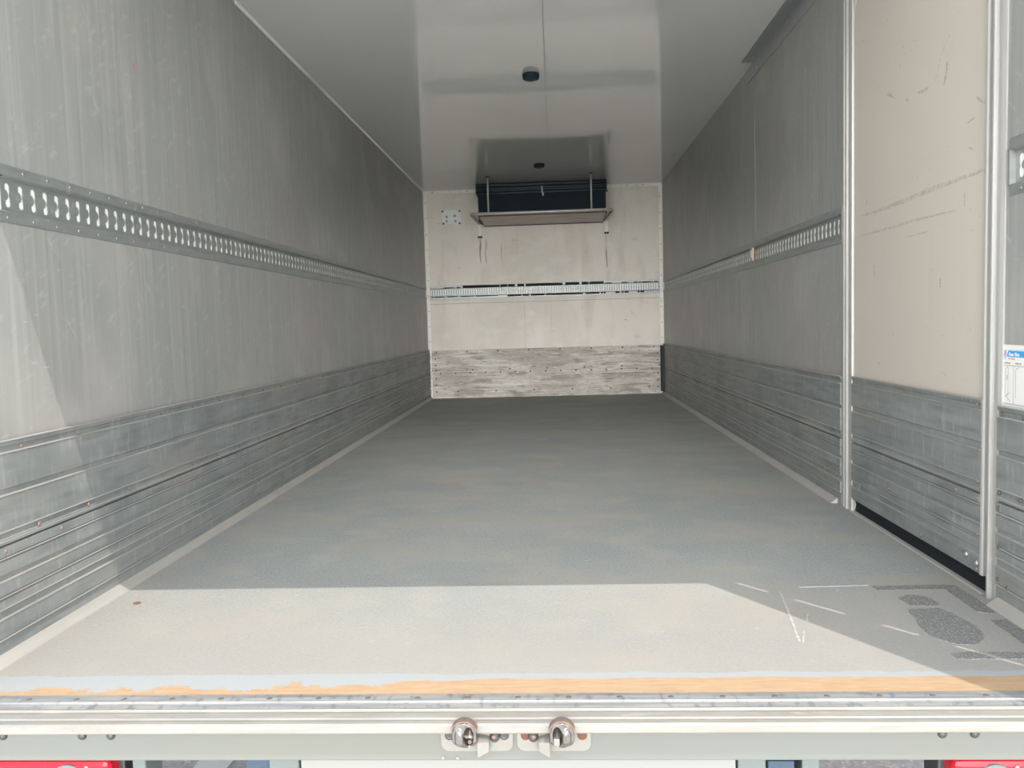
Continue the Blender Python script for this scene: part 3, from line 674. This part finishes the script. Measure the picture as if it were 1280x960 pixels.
# door latch keepers on the beam
def keeper(x0, x1, cx, mir, label):
    t = thing('latch_keeper', (cx, -.085, -.05), label, 'latch keeper', 'latch keepers')
    zb, zt = -.072, -.022; r = .016; pr = []
    for (c0, c1, a0) in ((x1-r, zb+r, -math.pi/2), (x1-r, zt-r, 0), (x0+r, zt-r, math.pi/2), (x0+r, zb+r, math.pi)):
        for k in range(6): a = a0+math.pi/2*k/5; pr.append((c0+r*math.cos(a), c1+r*math.sin(a)))
    part('base_plate', MB().prism(pr, -.089, -.085, 'y'), M_zincp, t)
    hx = [x0+.017, x1-.017]
    for k, h_ in enumerate(hx):
        part('screw_hole', MB().lathe((h_, -.0888, -.040), (0, -1, 0), [(.0095, 0), (.0095, .0012), (.006, .0012), (.005, .0004)], 18), M_rusthole if mir else M_dark, t)
    # hood: an arched block reaching out over the sill, its face scooped on one side and bulging on the other
    HW, ZT, ZB, YF_, YB_ = .0232, .004, -.049, -.124, -.0892
    def halfw(z):
        if z > ZT-.020: return HW*math.sqrt(max(0, 1-((z-(ZT-.020))/.020)**2))**.85
        if z < ZB+.020: return HW*(.50+.50*math.sqrt(max(0, 1-((ZB+.020-z)/.020)**2)))
        return HW
    rings = []; NU, NV = 28, 26
    def back(z): return YB_ if z < -.030 else -.1085
    for j in range(NV+1):
        z = ZT-.0004+(ZB-ZT)*j/NV; hw_ = max(halfw(z), .0008); row = [(cx-hw_, back(z), z)]
        for i in range(NU+1):
            u = -1+2*i/NU; xx = u*hw_; d = .006*(1-u*u); v = (ZT-z)/(ZT-ZB)
            d -= .010*max(0, v-.75)/.25
            s_ = -1 if mir else 1
            for (px_, pz, rx_, rz_, dep) in ((s_*.0085, -.026, .0095, .021, -.020), (-s_*.0095, -.027, .0085, .020, .006)):
                e_ = ((xx-px_)/rx_)**2+((z-pz)/rz_)**2
                if e_ < 1: d += dep*(1-e_)**.5
            row.append((cx+xx, YF_-d, z))
        row.append((cx+hw_, back(z), z)); rings.append(row)
    mb = MB(); mb.loft(rings, close=True, cap=True)
    part('hood', mb, M_chrome, t)
    arc_o = [(cx+(HW+.0018)*math.cos(a), ZT-.020+.0225*math.sin(a)) for a in (math.pi*(.04+.92*k/18) for k in range(19))]
    arc_i = [(cx+(HW-.0012)*math.cos(a), ZT-.020+.0188*math.sin(a)) for a in (math.pi*(.96-.92*k/18) for k in range(19))]
    part('cap', MB().prism(arc_o+arc_i, YF_-.003, -.1078, 'y'), M_brown, t, .0008)
    s = -1 if mir else 1
    # wedge tongue beside the hood and round-headed pivot
    x_a, x_b = cx+s*.0235, cx+s*.046
    mb = MB(); v = [(x_a, -.118, -.072), (x_a, -.118, -.041), (x_b, -.108, -.046), (x_b, -.108, -.064), (x_a, -.089, -.072), (x_a, -.089, -.036), (x_b, -.089, -.041), (x_b, -.089, -.064)]
    mb.add(v, [(0, 1, 2, 3), (4, 7, 6, 5), (1, 5, 6, 2), (0, 3, 7, 4), (3, 2, 6, 7), (0, 4, 5, 1)])
    part('tongue', mb, M_zincp, t, .002)
    part('pivot_head', MB().sphere((cx+s*.056, -.094, -.040), .010, .008, .011), M_dark, t)
    part('pivot_tip', MB().sphere((cx+s*.055, -.102, -.037), .0045, .003, .0045), M_brown, t)
    if mir: part('pocket_block', MB().box(cx-.0165, cx-.0045, -.124, -.104, -.044, -.030), M_zincp, t, .002)
    else: part('pocket_screw', MB().sphere((cx+.010, -.118, -.038), .0045, .004, .0045), M_brown, t)
keeper(1.081, 1.222, 1.131, False, 'chrome hooded latch keeper with a brown cap, left one on the rear beam')
keeper(1.230, 1.374, 1.318, True, 'chrome hooded latch keeper with rust-brown plate holes, right one on the beam')

# ------------------------------------------------------------------ below the beam
def tail_lamp(x0, x1, rx, mir, label):
    t = thing('tail_lamp', ((x0+x1)/2, -.03, -.2), label, 'tail lamp', 'red tail lamps')
    part('lens', MB().box(x0, x1, -.075, -.02, -.22, -.100), M_red, t, .012)
    part('housing', MB().box(x0-.012, x1+.012, -.035, .03, -.23, -.098), M_dark, t, .004)
    part('reflector', MB().lathe((rx, -.0745, -.1405), (0, -1, 0), [(.034, 0), (.034, .002), (.030, .0035), (.0001, .004)], 28), M_lgrey, t)
    part('lens_screw', MB().lathe((rx+.040, -.0745, -.113), (0, -1, 0), [(.004, 0), (.004, .002), (.0001, .003)], 12), M_bolt, t)
tail_lamp(.0, .398, .312, False, 'red tail lamp with a pale round reflector below the beam at left')
tail_lamp(2.068, 2.47, 2.145, True, 'red tail lamp with a pale round reflector below the beam at right')
t = thing('lift_platform', (W/2, .0, -.3), 'white folded platform edge hung below the middle of the rear beam', 'platform')
part('panel', MB().box(.793, 1.655, -.070, .05, -.50, -.0965), M_whiteplate, t, .002)
part('hinge_bracket', MB().box(.724, .786, -.06, .02, -.32, -.102), M_lgrey, t, .003)
part('hinge_bracket', MB().box(1.661, 1.716, -.06, .02, -.32, -.102), M_lgrey, t, .003)
part('lift_arm', MB().box(.672, .722, -.05, .30, -.30, -.106), M_blue, t, .003)
part('lift_arm', MB().box(1.719, 1.770, -.064, .30, -.30, -.107), M_blue, t, .003)
part('support_bar', MB().box(.434, .462, -.05, .02, -.40, -.104), M_lgrey, t, .003)
part('support_bar', MB().box(1.788, 1.822, -.05, .02, -.40, -.104), M_lgrey, t, .003)
struct('ground', MB().box(-40, 40, -60, .4, -1.12, -1.06), M_bounce_yard)
M_tar = mat('dark_asphalt', (.105, .10, .105), .9, 0, [((60, 60, 60), .4, .7, (.17, .165, .165), .7), ((40, 40, 40), .6, .7, (.26, .25, .24), .6)])
struct('ground', MB().box(-40, 40, .4, 40, -1.12, -1.06), M_tar)
struct('trim_14', MB().box(.80, .90, .25, 7.1, -.30, -.055), M_dark)          # chassis rails under the floor
struct('trim_15', MB().box(1.56, 1.66, .25, 7.1, -.30, -.055), M_dark)
mb = MB()
mb.prism([(-.235, 1.42), (-.10, 1.40), (-.085, 1.68), (-.17, 1.72), (-.235, 1.66)], -1.06, -1.057, 'z')
tag(part('painted_patch', mb, M_whiteplate), 'white paint patch on the asphalt seen below the beam', 'ground marking')
